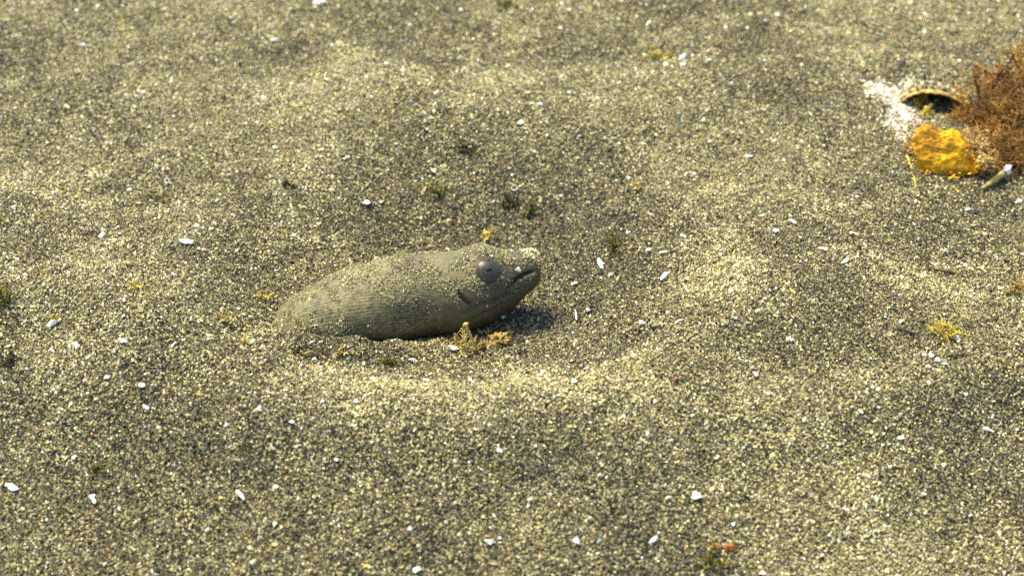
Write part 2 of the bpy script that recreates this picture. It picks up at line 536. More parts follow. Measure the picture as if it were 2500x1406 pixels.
# eyes
m_eye, nt, b = new_mat("eye_ball", 0.40, 0.35)
L = nt.links
tc = nt.nodes.new("ShaderNodeTexCoord")
sxyz = nt.nodes.new("ShaderNodeSeparateXYZ"); L.new(tc.outputs["Object"], sxyz.inputs[0])
ln = nt.nodes.new("ShaderNodeVectorMath"); ln.operation = 'LENGTH'
cb = nt.nodes.new("ShaderNodeCombineXYZ"); L.new(sxyz.outputs[0], cb.inputs[0]); L.new(sxyz.outputs[1], cb.inputs[1])
L.new(cb.outputs[0], ln.inputs[0])
nz = nt.nodes.new("ShaderNodeTexNoise"); nz.inputs["Scale"].default_value = 900; nz.inputs["Detail"].default_value = 4
L.new(tc.outputs["Object"], nz.inputs["Vector"])
def mth2(op, x, y): 
    q = nt.nodes.new("ShaderNodeMath"); q.operation = op
    for i_, s_ in enumerate((x, y)):
        if isinstance(s_, (int, float)): q.inputs[i_].default_value = s_
        else: L.new(s_, q.inputs[i_])
    return q.outputs[0]
rr_ = mth2('ADD', mth2('MULTIPLY', ln.outputs["Value"], 200.0), mth2('MULTIPLY', nz.outputs[0], 0.10))
cr = ramp(nt, [(0.0, (0.024, 0.021, 0.018)), (0.55, (0.028, 0.024, 0.020)), (0.75, (0.045, 0.040, 0.033)), (0.84, (0.018, 0.015, 0.012)), (0.93, (0.045, 0.038, 0.027)), (1.0, (0.035, 0.03, 0.02))])
L.new(rr_, cr.inputs[0]); L.new(cr.outputs[0], b.inputs["Base Color"])
m_pupil, nt, b = new_mat("eye_pupil", 0.25, 0.4); b.inputs["Base Color"].default_value = (0.004, 0.004, 0.006, 1)
m_iris = mottled("eye_iris", (0.024, 0.021, 0.017), (0.055, 0.047, 0.034), 1500, 0.3, 0.05)

hp, hn = hit(1193, 664)
ER = 42 * px
for side in (0, 1):
    p = np.array(hp); nn = np.array(hn)
    if nn @ (p - np.array([*PL0])) < 0 and False: nn = -nn
    if np.dot(nn, CAM - p) < 0: nn = -nn
    if side: p = mirror(p); nn = nn - 2 * np.dot(nn, LT) * LT
    ctr = p - nn * ER * 0.71
    bm = bmesh.new(); bmesh.ops.create_uvsphere(bm, u_segments=40, v_segments=26, radius=ER)
    for v_ in bm.verts: v_.co.z *= 0.93
    eo = bm_obj("eye", bm, m_eye)
    q = Vector(nn).to_track_quat('Z', 'Y')
    mw = Matrix.Translation(Vector(ctr)) @ q.to_matrix().to_4x4()
    eo.parent = eel; eo.matrix_parent_inverse = Matrix.Identity(4); eo.matrix_local = Matrix.Translation(-base) @ mw
    # pupil: a dark horizontal lens set just proud of the eyeball, iris rim above it
    for nm, mt_, rx, ry, off, oy in (("iris", m_iris, 0.40, 0.30, 0.0015, 0.14), ("pupil", m_pupil, 0.22, 0.085, 0.006, 0.09)):
        bm = bmesh.new()
        bmesh.ops.create_circle(bm, cap_ends=False, segments=32, radius=1)
        c0 = bm.verts.new((0, 0, 0)); vs = [v_ for v_ in bm.verts if v_ is not c0]
        mid = [bm.verts.new(v_.co * 0.5) for v_ in vs]
        k_ = len(vs)
        for j in range(k_):
            bm.faces.new((vs[j], vs[(j + 1) % k_], mid[(j + 1) % k_], mid[j]))
            bm.faces.new((mid[j], mid[(j + 1) % k_], c0))
        bmesh.ops.subdivide_edges(bm, edges=bm.edges[:], cuts=1, use_grid_fill=True)
        for v_ in bm.verts:
            x_, y_ = v_.co.x * rx * ER, v_.co.y * ry * ER + oy * ER
            zz = 0.93 * math.sqrt(max(ER * ER - x_ * x_ - y_ * y_, 0)) + off * ER
            v_.co = (x_, y_, zz)
        po = bm_obj(nm, bm, mt_); po.parent = eo

# eyelid rim, a thin raised fold round each eye
m_lid = mottled("eyelid_skin", (0.045, 0.036, 0.022), (0.13, 0.105, 0.062), 900, 0.6, 0.3)
def torus_arc(name, ctr, axis_q, R1, r1, a0, a1, mat, parent, wob=0.12):
    bm = bmesh.new(); N, M = 64, 10; rs = []
    closed = abs(a1 - a0) > 6.2
    for i in range(N + (0 if closed else 1)):
        t = a0 + (a1 - a0) * i / N
        taper = 1.0 if closed else math.sin(math.pi * (i + 0.6) / (N + 1.2)) ** 0.5
        rw = r1 * taper * (1 + wob * math.sin(5 * t) + wob * math.sin(11 * t + 1))
        ringv = []
        for j in range(M):
            f_ = 2 * math.pi * j / M
            ringv.append(bm.verts.new(((R1 + rw * math.cos(f_)) * math.cos(t), (R1 + rw * math.cos(f_)) * math.sin(t) * 1.04, rw * math.sin(f_))))
        rs.append(ringv)
    n_ = len(rs)
    for i in range(n_ if closed else n_ - 1):
        for j in range(M):
            bm.faces.new((rs[i][j], rs[(i + 1) % n_][j], rs[(i + 1) % n_][(j + 1) % M], rs[i][(j + 1) % M]))
    o = bm_obj(name, bm, mat)
    o.parent = parent; o.matrix_local = Matrix.Translation(-parent.location) @ Matrix.Translation(Vector(ctr)) @ axis_q.to_matrix().to_4x4()
    return o
for side in (0, 1):
    p = np.array(hp); nn = np.array(hn)
    if np.dot(nn, CAM - p) < 0: nn = -nn
    if side: p = mirror(p); nn = nn - 2 * np.dot(nn, LT) * LT
    q = Vector(nn).to_track_quat('Z', 'Y')
    torus_arc("eyelid", p - nn * ER * 0.13, q, ER * 0.73, ER * 0.065, 0, 2 * math.pi, m_lid, eel)

# tubular nostrils and the lip flaps behind them
m_nost = mottled("nostril_skin", (0.22, 0.19, 0.14), (0.42, 0.38, 0.30), 900, 0.6, 0.3)
def tube_bm(bm, pts, rads, seg=8, closed_tip=True):
    prev = None; rs = []
    for i, p in enumerate(pts):
        p = Vector(p)
        t = (Vector(pts[min(i + 1, len(pts) - 1)]) - Vector(pts[max(i - 1, 0)])).normalized()
        x = t.cross(Vector((0.3, 0.2, 0.93))).normalized() if prev is None else (prev - t * prev.dot(t)).normalized()
        prev = x; y = t.cross(x)
        rs.append([bm.verts.new(p + (x * math.cos(2 * math.pi * j / seg) + y * math.sin(2 * math.pi * j / seg)) * rads[i]) for j in range(seg)])
    for i in range(len(rs) - 1):
        for j in range(seg):
            bm.faces.new((rs[i][j], rs[i][(j + 1) % seg], rs[i + 1][(j + 1) % seg], rs[i + 1][j]))
    bm.faces.new(rs[0][::-1])
    if closed_tip: bm.faces.new(rs[-1])
    return rs
for side in (0, 1):
    for nm, (uu, vv), ln_, r0, dr, mt_ in (("nostril", (1266, 660), 7, 6, (0.6, -0.5, -0.35), m_nost), ("lip_flap", (1251, 683), 11, 7, (0.55, -0.35, -0.75), m_lid)):
        l_, n_ = hit(uu, vv)
        if l_ is None: continue
        p = np.array(l_); dv = np.array(dr) / np.linalg.norm(dr)
        if side: p = mirror(p); dv = dv - 2 * (dv @ LT) * LT
        bm = bmesh.new()
        pts = [p + dv * px * k_ for k_ in (-6, 0, ln_ * 0.4, ln_ * 0.75, ln_)]
        rs_ = [r0 * 1.2, r0, r0 * 0.85, r0 * 0.7, r0 * (0.5 if nm == "nostril" else 0.2)]
        tube_bm(bm, pts, [r_ * px for r_ in rs_], 12)
        child(bm_obj(nm, bm, mt_), eel)

# ------------------------------------------------------------------ sand resting on the eel
Nn = normals(EV2)[:-1]; Vn = EV2[:-1]
def dust(count, centres, name, label, shift, rmin=0.00018):
    wt = np.zeros(len(Vn))
    thr = np.tile(np.where(np.arange(NR) > NR // 2, np.arange(NR) - NR, np.arange(NR)) * (360 / NR), nr)
    u_ = np.repeat(S[:, 0], NR)
    for (kind, *a_) in centres:
        if kind == 'top':      # along the ridge of the back between two stations
            u0, u1, th0, thw, amt = a_
            wt += amt * np.exp(-((thr - th0) / thw) ** 2) * smooth(u0 - 30, u0 + 30, u_) * (1 - smooth(u1 - 20, u1 + 20, u_))
        else:
            l_, _ = hit(a_[0], a_[1])
            if l_ is None: continue
            d_ = np.linalg.norm(Vn - np.array(l_), axis=1)
            wt += a_[3] * np.exp(-(d_ / (a_[2] * px)) ** 2)
    patch = np.clip(0.5 + 2.2 * fbm(Vn[:, 0] + Vn[:, 2] * 0.5, Vn[:, 1] + Vn[:, 2], 190, 3, 31), 0, 1.6)
    wt *= patch * np.clip((Nn[:, 2] + 0.05) * 1.6, 0, 1)
    # faces near the snout are smaller: weight by ring area
    ar = np.repeat(np.array(cen)[:, 3] * np.gradient(arc), NR); wt *= ar
    wt /= wt.sum()
    k = rng.choice(len(Vn), count, p=wt)
    n_ = count
    P_ = Vn[k] + Nn[k] * rng.uniform(-0.0001, 0.0004, (n_, 1)) + rng.normal(0, 0.0004, (n_, 3)) * (1 - np.abs(Nn[k]))
    rad_ = rmin * np.exp(rng.normal(0, 0.3, n_))
    o = grains_mesh(name, P_, rad_, palette(n_, np.full(n_, shift), 1.5), m_grain)
    return tag(o, label, "sand", kind="stuff")
dust(17000, [('top', 720, 1130, -10, 34, 0.9), ('top', 1080, 1300, 0, 60, 1.6), ('p', 1165, 640, 22, 2.0), ('p', 1150, 700, 32, 1.8), ('p', 1105, 665, 45, 1.5),
           ('p', 1215, 625, 22, 2.5), ('p', 1240, 640, 25, 1.6), ('p', 1060, 700, 55, 0.8), ('p', 960, 690, 60, 0.5), ('p', 860, 680, 60, 0.4), ('p', 1000, 650, 50, 0.6), ('p', 1118, 712, 9, 7), ('p', 1140, 732, 7, 6),
           ('p', 740, 800, 20, 9), ('p', 690, 785, 18, 9), ('p', 830, 806, 18, 7), ('p', 900, 808, 12, 6), ('p', 980, 806, 16, 7), ('p', 1080, 812, 12, 7)],
     "sand_dusting", "thin dusting of sand grains lying on the eel's back and head", 0.45)
dust(1500, [('p', 1303, 617, 13, 4), ('p', 1309, 628, 8, 5), ('p', 1285, 606, 16, 2), ('p', 1265, 605, 14, 1)], "snout_sand", "pale yellowish sand heaped on the tip of the eel's snout", 1.1, 0.00030)

# ------------------------------------------------------------------ algae and debris builders
m_alg_tan = mottled("algae_tan", (0.20, 0.13, 0.03), (0.52, 0.42, 0.14), 500, 0.75, 0.4)
m_alg_brown = mottled("algae_brown", (0.055, 0.022, 0.010), (0.33, 0.165, 0.030), 85, 0.8, 0.4, c3=(0.66, 0.46, 0.12))
m_alg_green = mottled("algae_green", (0.028, 0.028, 0.005), (0.17, 0.15, 0.025), 400, 0.75, 0.4)
m_alg_dark = mottled("algae_dark", (0.008, 0.008, 0.004), (0.05, 0.04, 0.014), 400, 0.8, 0.4)
m_alg_yel = mottled("algae_yellow", (0.26, 0.18, 0.02), (0.55, 0.42, 0.07), 500, 0.75, 0.4)
m_alg_lump = mottled("algae_lump", (0.13, 0.07, 0.015), (0.40, 0.27, 0.08), 900, 0.8, 0.5)
m_alg_red = mottled("algae_red", (0.16, 0.05, 0.01), (0.36, 0.14, 0.03), 400, 0.8, 0.4)

def frond(bm, p, d, length, r0, depth, curl=0.35, seg=5, fork=2, leaf=0.0):
    pts = [Vector(p)]; dv = Vector(d).normalized()
    n_ = 5
    for i in range(n_):
        dv = (dv + Vector((random.gauss(0, curl), random.gauss(0, curl), random.gauss(0, curl * 0.7)))).normalized()
        pts.append(pts[-1] + dv * length / n_)
    rads = [r0 * (1 - 0.55 * i / n_) * random.uniform(0.75, 1.3) for i in range(n_ + 1)]
    tube_bm(bm, pts, rads, seg)
    if leaf > 0:
        for q in pts[1:]:
            for _ in range(2):
                leaflet(bm, q, leaf * random.uniform(0.5, 1.2))
    if depth > 0:
        for _ in range(fork):
            i = random.randint(2, n_)
            nd = (dv + Vector((random.gauss(0, .7), random.gauss(0, .7), random.gauss(0, .5)))).normalized()
            frond(bm, pts[i], nd, length * 0.62, rads[i] * 0.85, depth - 1, curl, seg, fork, leaf)

def leaflet(bm, c, r):
    """a small crumpled fleshy lobe"""
    q = Matrix.Rotation(random.uniform(0, 6.28), 3, Vector((random.gauss(0, 1), random.gauss(0, 1), random.gauss(0, 1))).normalized())
    sx_, sy_, sz_ = r * random.uniform(.6, 1.5), r * random.uniform(.5, 1), r * random.uniform(.15, .5)
    vs = []
    for o_ in OCT:
        j = Vector(o_) * random.uniform(0.75, 1.3) + Vector((random.gauss(0, .15), random.gauss(0, .15), random.gauss(0, .15)))
        vs.append(bm.verts.new(Vector(c) + q @ Vector((j.x * sx_, j.y * sy_, j.z * sz_))))
    for f_ in OCF: bm.faces.new([vs[k] for k in f_])

def tuft(name, u, v, hpx, wpx, mat, label, cat="algae", n=7, r=1.6, lean=(0, 0), group=None, leaf=2.2, depth=1, parent=None, lift=0):
    p = ground(u, v, lift + 0.0004)
    n = int(n * 1.7) if not parent else n; r *= 1.15
    sc = np.linalg.norm(np.array(p) - CAM) / D * px
    bm = bmesh.new()
    for i in range(n):
        off = Vector((random.gauss(0, wpx * 0.18), random.gauss(0, wpx * 0.16), -1)) * sc
        d = Vector((lean[0] + random.gauss(0, wpx / max(hpx, 1) * 0.5), lean[1] + random.gauss(0, .35), 1))
        frond(bm, off, d, hpx * sc * random.uniform(.55, 1.1), r * sc, depth, leaf=leaf * 1.25 * sc)
    o = bm_obj(name, bm, mat)
    o.location = p
    if parent: child(o, parent)
    else: tag(o, label, cat, group)
    return o

def lump_bm(rx, ry, rz, amp=0.3, f=2.5, sub=4, seed=1, flatb=True):
    from mathutils import noise
    bm = bmesh.new(); bmesh.ops.create_icosphere(bm, subdivisions=sub, radius=1)
    for v_ in bm.verts:
        c = v_.co.copy()
        k = 1 + amp * noise.fractal(c * f + Vector((seed * 3.1, seed * 1.7, 0)), 0.6, 2.1, 4)
        c *= k
        v_.co = Vector((c.x * rx, c.y * ry, c.z * rz))
    return bm

# near clump in front of the throat
t = bpy.data.objects.new("algae_clump", None); COL.objects.link(t)
t.location = ground(1140, 850)
tag(t, "tan branching algae clump standing against the eel's throat", "algae", "algae tufts on the sand")
def frond_px(ptsuv, rads, mat, name, toward=0.0):
    """a stem through given picture points, standing in the plane of the clump"""
    base_p = np.array(ground(*ptsuv[0]))
    bm = bmesh.new(); P_ = []
    nrm = np.array([0, math.cos(R(20)), math.sin(R(20)) * 0 + 0.12]); nrm /= np.linalg.norm(nrm)
    for (u, v) in ptsuv:
        d = ray(u, v); tt = np.dot(base_p - CAM, nrm) / np.dot(d, nrm); P_.append(Vector(CAM + d * tt))
    Q = []; rr2 = []
    for i in range(len(P_) - 1):
        for k in range(4):
            f_ = k / 4
            Q.append(P_[i].lerp(P_[i + 1], f_) + Vector((random.gauss(0, 1), random.gauss(0, 1), random.gauss(0, 1))) * px * 0.9)
            rr2.append((rads[i] * (1 - f_) + rads[i + 1] * f_) * px * random.uniform(.8, 1.25))
    Q.append(P_[-1]); rr2.append(rads[-1] * px)
    tube_bm(bm, Q, rr2, 7)
    for q in Q:
        for _ in range(3): leaflet(bm, q + Vector((random.gauss(0, 1), random.gauss(0, 1), random.gauss(0, 1))) * px * 2.2, px * random.uniform(1.2, 2.6))
    return child(bm_obj(name, bm, mat), t)
frond_px([(1131, 846), (1134, 830), (1131, 812), (1137, 790)], [2.5, 3, 3.5, 4.5], m_alg_tan, "stem")
frond_px([(1116, 812), (1126, 802), (1136, 788)], [3.5, 3, 4], m_alg_tan, "stem")
frond_px([(1168, 856), (1158, 838), (1148, 820), (1141, 803), (1140, 790)], [3.5, 3.5, 3, 2.5, 3], m_alg_tan, "stem")
frond_px([(1152, 826), (1166, 824), (1176, 832), (1188, 829)], [2, 2.2, 2.2, 3], m_alg_yel, "stem")
for (u, v, h, w_, n_) in ((1124, 848, 40, 30, 10), (1148, 854, 44, 40, 12), (1168, 852, 22, 22, 5), (1100, 836, 14, 30, 5), (1185, 815, 14, 22, 4)):
    tuft("frond", u, v, h, w_, m_alg_tan if n_ != 5 else m_alg_lump, None, n=n_, r=1.3, parent=t, leaf=2.4)

# brown lump beside it
p = ground(1222, 836)
bm = lump_bm(22 * px, 18 * px, 13 * px, 0.75, 1.8, 5, 5)
o = bm_obj("algae_lump", bm, m_alg_lump); o.location = p + Vector((0, 0, 8 * px))
tag(o, "rounded orange brown algae lump on the sand under the eel's chin", "algae", "algae tufts on the sand")
tuft("algae_sprig", 1246, 818, 20, 12, m_alg_tan, "short tan sprig rising just right of the orange brown lump", n=3, r=1.8)

TG = "algae tufts on the sand"
tuft("algae_sprig", 1184, 586, 30, 9, m_alg_yel, "upright yellow sprig just behind the eel's far eye", n=4, r=2.6, group=TG)
tuft("algae_sprig", 1075, 478, 42, 14, m_alg_green, "olive upright sprig in the sand behind the eel's head", n=5, r=2.4, group=TG)
tuft("algae_sprig", 1146, 372, 22, 50, m_alg_dark, "small dark sprig well behind the eel, nearest the top of its pit", n=7, r=2, group=TG)
tuft("algae_tuft", 1245, 500, 20, 40, m_alg_dark, "dark low tuft just below the tiny pinkish ring", n=8, r=2, group=TG)
tuft("algae_tuft", 1296, 518, 26, 34, m_alg_green, "green branching tuft right of the dark tuft below the pinkish ring", n=7, r=1.8, group=TG)
tuft("algae_tuft", 1500, 604, 30, 44, m_alg_green, "loose green tuft above the white upright splinter", n=8, r=1.6, group=TG)
tuft("algae_tuft", 385, 486, 14, 80, m_alg_green, "long low dark green tuft below the white ring on the left", n=9, r=2.2, group=TG)
tuft("algae_tuft", 1610, 142, 20, 80, m_alg_yel, "yellow green low tuft left of the bright white lump in the distance", n=8, r=2, group=TG)
tuft("algae_tuft", 640, 726, 16, 50, m_alg_yel, "yellow algae shred on the sand where the eel's body sinks in", n=7, r=2.4, group=TG)
tuft("algae_tuft", 958, 892, 24, 30, m_alg_green, "yellow green tuft on the rim directly below the eel's back", n=8, r=1.6, group=TG)
tuft("algae_sprig", 600, 836, 26, 12, m_alg_tan, "thin tan sprig left of the eel on the pit's near rim", n=3, r=1.6, group=TG)
tuft("algae_tuft", 548, 782, 22, 40, m_alg_tan, "brownish fuzz left of where the eel enters the sand", n=6, r=1.8, group=TG)
tuft("algae_tuft", 730, 858, 12, 30, m_alg_dark, "dark brown crumb tuft below the eel's left end", n=6, r=2.2, group=TG)
tuft("algae_tuft", 750, 868 - 0, 16, 16, m_alg_tan, "little tan shred just right of the dark crumb tuft", n=3, r=1.8, group=TG)
tuft("algae_tuft", 835, 862, 22, 20, m_alg_tan, "pale tan shred on the rim below the middle of the eel", n=4, r=1.8, group=TG)
tuft("algae_tuft", 10, 742, 40, 40, m_alg_green, "olive tuft cut off by the left edge of the picture", n=9, r=2.6, group=TG)
tuft("algae_tuft", 22, 888, 26, 44, m_alg_dark, "dark tuft near the left edge below the olive one", n=8, r=2.2, group=TG)
tuft("algae_tuft", 240, 1150, 18, 60, m_alg_green, "dim green patch of algae on the lower left slope", n=8, r=2, group=TG)
tuft("algae_tuft", 700, 452, 14, 26, m_alg_dark, "small dark reddish crumb of algae left of the white bean shaped chip", n=5, r=2, group=TG)
tuft("algae_tuft", 2310, 818, 34, 80, m_alg_yel, "yellow algae scrap above the chain of white chips at the right", n=12, r=2, group=TG)
tuft("algae_tuft", 2480, 706, 24, 36, m_alg_lump, "orange brown tuft near the right edge", n=7, r=2.4, group=TG)
tuft("algae_tuft", 1240, 12, 14, 60, m_alg_green, "far olive tuft at the top edge of the picture", n=8, r=2, group=TG)
tuft("algae_tuft", 330, 700, 10, 40, m_alg_yel, "small yellow algae fleck on the left beyond the pit", n=5, r=2, group=TG)
tuft("algae_tuft", 1555, 460, 14, 40, m_alg_tan, "faint tan algae shred on the slope right behind the eel", n=5, r=1.6, group=TG)
# foreground clump with an orange flake
t2 = bpy.data.objects.new("algae_clump", None); COL.objects.link(t2); t2.location = ground(1745, 1380)
tag(t2, "blurred olive brown algae clump with an orange fleck in the foreground", "algae", TG)
tuft("frond", 1735, 1376, 34, 70, m_alg_green, None, n=12, r=2.6, parent=t2, leaf=3.4)
tuft("frond", 1745, 1340, 26, 100, m_alg_lump, None, n=9, r=2.0, parent=t2, leaf=3.0)
tuft("flake", 1781, 1345, 18, 10, m_alg_red, None, n=4, r=3.5, parent=t2, leaf=4)

# twigs: dark sticks on the sand
def twig(a, b, r, mat, label, name="twig", cat="twig", group="dark twigs on the sand", arch=4):
    A, B = ground(*a, 0.0006), ground(*b, 0.0006)
    bm = bmesh.new(); pts = []; rs = []
    for i in range(9):
        f_ = i / 8
        q = A.lerp(B, f_); q.z = float(height(q.x, q.y)) + (1.5 + arch * math.sin(math.pi * f_)) * px
        q += Vector((random.gauss(0, 1.2), random.gauss(0, 1.2), 0)) * px
        pts.append(q - A); rs.append(r * px * random.uniform(.6, 1.2) * (1 - 0.4 * f_))
    tube_bm(bm, pts, rs, 8)
    o = bm_obj(name, bm, mat); o.location = A
    return tag(o, label, cat, group)
twig((2250, 650), (2360, 676), 5, m_alg_dark, "dark twig lying on the sand below the overgrown shell")
twig((2190, 800), (2245, 818), 4, m_alg_dark, "short dark twig left of the yellow algae scrap at the right")
twig((700, 26), (770, 24), 4, m_alg_green, "thin olive twig in the far sand left of the far white pebble")
twig((2330, 870), (2360, 862), 2.5, m_alg_dark, "tiny dark twig just right of the chain of white chips")
twig((575, 800), (592, 824), 4, m_alg_dark, "dark splinter beside the fuzz at the pit's left end")
twig((2213, 380), (2226, 412), 3.5, m_alg_yel, "yellow stick lying just left of the orange sponge", arch=6)
twig((2228, 420), (2237, 458), 2.4, m_alg_yel, "thin broken yellow stick below the first one beside the sponge")

# ------------------------------------------------------------------ shell fragments
m_white = mottled("shell_white", (0.42, 0.38, 0.30), (0.78, 0.76, 0.70), 300, 0.45, 0.15, spec=0.5)
m_cream = mottled("shell_cream", (0.50, 0.44, 0.30), (0.76, 0.72, 0.58), 300, 0.5, 0.2, spec=0.5)
m_grey = mottled("shell_grey", (0.34, 0.32, 0.29), (0.55, 0.53, 0.50), 300, 0.5, 0.2)
m_pink = mottled("shell_pink", (0.55, 0.38, 0.34), (0.78, 0.66, 0.60), 300, 0.5, 0.2)
m_orange = mottled("chip_orange", (0.42, 0.12, 0.02), (0.62, 0.24, 0.05), 500, 0.6, 0.2)
m_rust = mottled("chip_rust", (0.20, 0.05, 0.02), (0.34, 0.11, 0.05), 500, 0.6, 0.2)
m_violet = mottled("shell_violet", (0.40, 0.36, 0.58), (0.72, 0.70, 0.80), 200, 0.4, 0.15, spec=0.5)
MM = dict(w=m_white, c=m_cream, g=m_grey, p=m_pink, o=m_orange, r=m_rust, v=m_violet)

def fragment(kind, a, b, wpx, mat, label, name, cat, group, up=0.0, tk=0.35):
    """a piece of shell whose long axis runs between two picture points on the sand"""
    A, B = ground(*a, 0.0007), ground(*b, 0.0007)
    C0 = (A + B) / 2
    ax_ = B - A; Ln = max(ax_.length, 1e-5) / 2; ax_.normalize()
    sc = np.linalg.norm(np.array(C0) - CAM) / D * px
    W = wpx * sc / 2 * 0.74; Ln *= 0.74
    zt = Vector((0, 0, 1)); side = zt.cross(ax_).normalized(); nz_ = ax_.cross(side)
    if kind == 'ring': up = 0.75
    if up:
        rotm = Matrix.Rotation(up, 3, ax_); side = rotm @ side; nz_ = rotm @ nz_
    bm = bmesh.new()
    if kind == 'ring':
        N, M = 28, 8; rs = []
        for i in range(N):
            t_ = 2 * math.pi * i / N; ringv = []
            rw = W * 0.42 * random.uniform(.85, 1.15)
            for j in range(M):
                f_ = 2 * math.pi * j / M
                ringv.append(bm.verts.new(((Ln * 0.78 + rw * math.cos(f_)) * math.cos(t_), (Ln * 0.78 + rw * math.cos(f_)) * math.sin(t_), rw * 1.5 * math.sin(f_))))
            rs.append(ringv)
        for i in range(N):
            for j in range(M): bm.faces.new((rs[i][j], rs[(i + 1) % N][j], rs[(i + 1) % N][(j + 1) % M], rs[i][(j + 1) % M]))
    elif kind == 'rod':
        pts = []; rs_ = []
        for i in range(6):
            f_ = i / 5
            pts.append(Vector((Ln * (2 * f_ - 1), W * 0.25 * math.sin(3 * f_), W * 0.3 * math.sin(math.pi * f_))))
            rs_.append(W * (0.55 + 0.45 * math.sin(math.pi * min(1, f_ * 0.8 + 0.15))) * random.uniform(.6, 1.25))
        tube_bm(bm, pts, rs_, 6)
    elif kind == 'chunk':
        bm.free(); bm = lump_bm(Ln, W, max(W * 0.7, Ln * 0.45), 0.9, 1.3, 2, random.random() * 90)
    else:   # shard: thin curved broken plate
        N = 11; tk_ = W * tk * 0.35 + 0.00012
        out = []
        for i in range(N):
            t_ = 2 * math.pi * i / N
            jag = random.uniform(0.72, 1.12)
            x_ = Ln * math.cos(t_) * jag; y_ = W * math.sin(t_) * jag * (1 + 0.35 * math.cos(t_))
            out.append((x_, y_))
        def zc(x_, y_): return 0.55 * W * (1 - (y_ / W) ** 2) - 0.2 * Ln * (x_ / Ln) ** 2
        lay = []
        for s_ in (1, -1):
            ctr_ = bm.verts.new((0, 0, zc(0, 0) + s_ * tk_))
            midv = [bm.verts.new((x_ * .55, y_ * .55, zc(x_ * .55, y_ * .55) + s_ * tk_)) for x_, y_ in out]
            outv = [bm.verts.new((x_, y_, zc(x_, y_) + s_ * tk_ * 0.6)) for x_, y_ in out]
            for i in range(N):
                j = (i + 1) % N
                bm.faces.new((ctr_, midv[i], midv[j])); bm.faces.new((midv[i], outv[i], outv[j], midv[j]))
            lay.append(outv)
        for i in range(N):
            j = (i + 1) % N
            bm.faces.new((lay[0][i], lay[1][i], lay[1][j], lay[0][j]))
    M3 = Matrix((ax_, side, nz_)).transposed()
    for v_ in bm.verts: v_.co = M3 @ v_.co
    o = bm_obj(name, bm, mat, smooth_=(kind == 'ring'))
    o.location = C0 + Vector((0, 0, (Ln * 0.55 if kind == 'ring' else W * 0.12 if kind != 'shard' else W * (0.3 + 0.7 * abs(math.sin(up)))) ))
    return tag(o, label, cat, group)

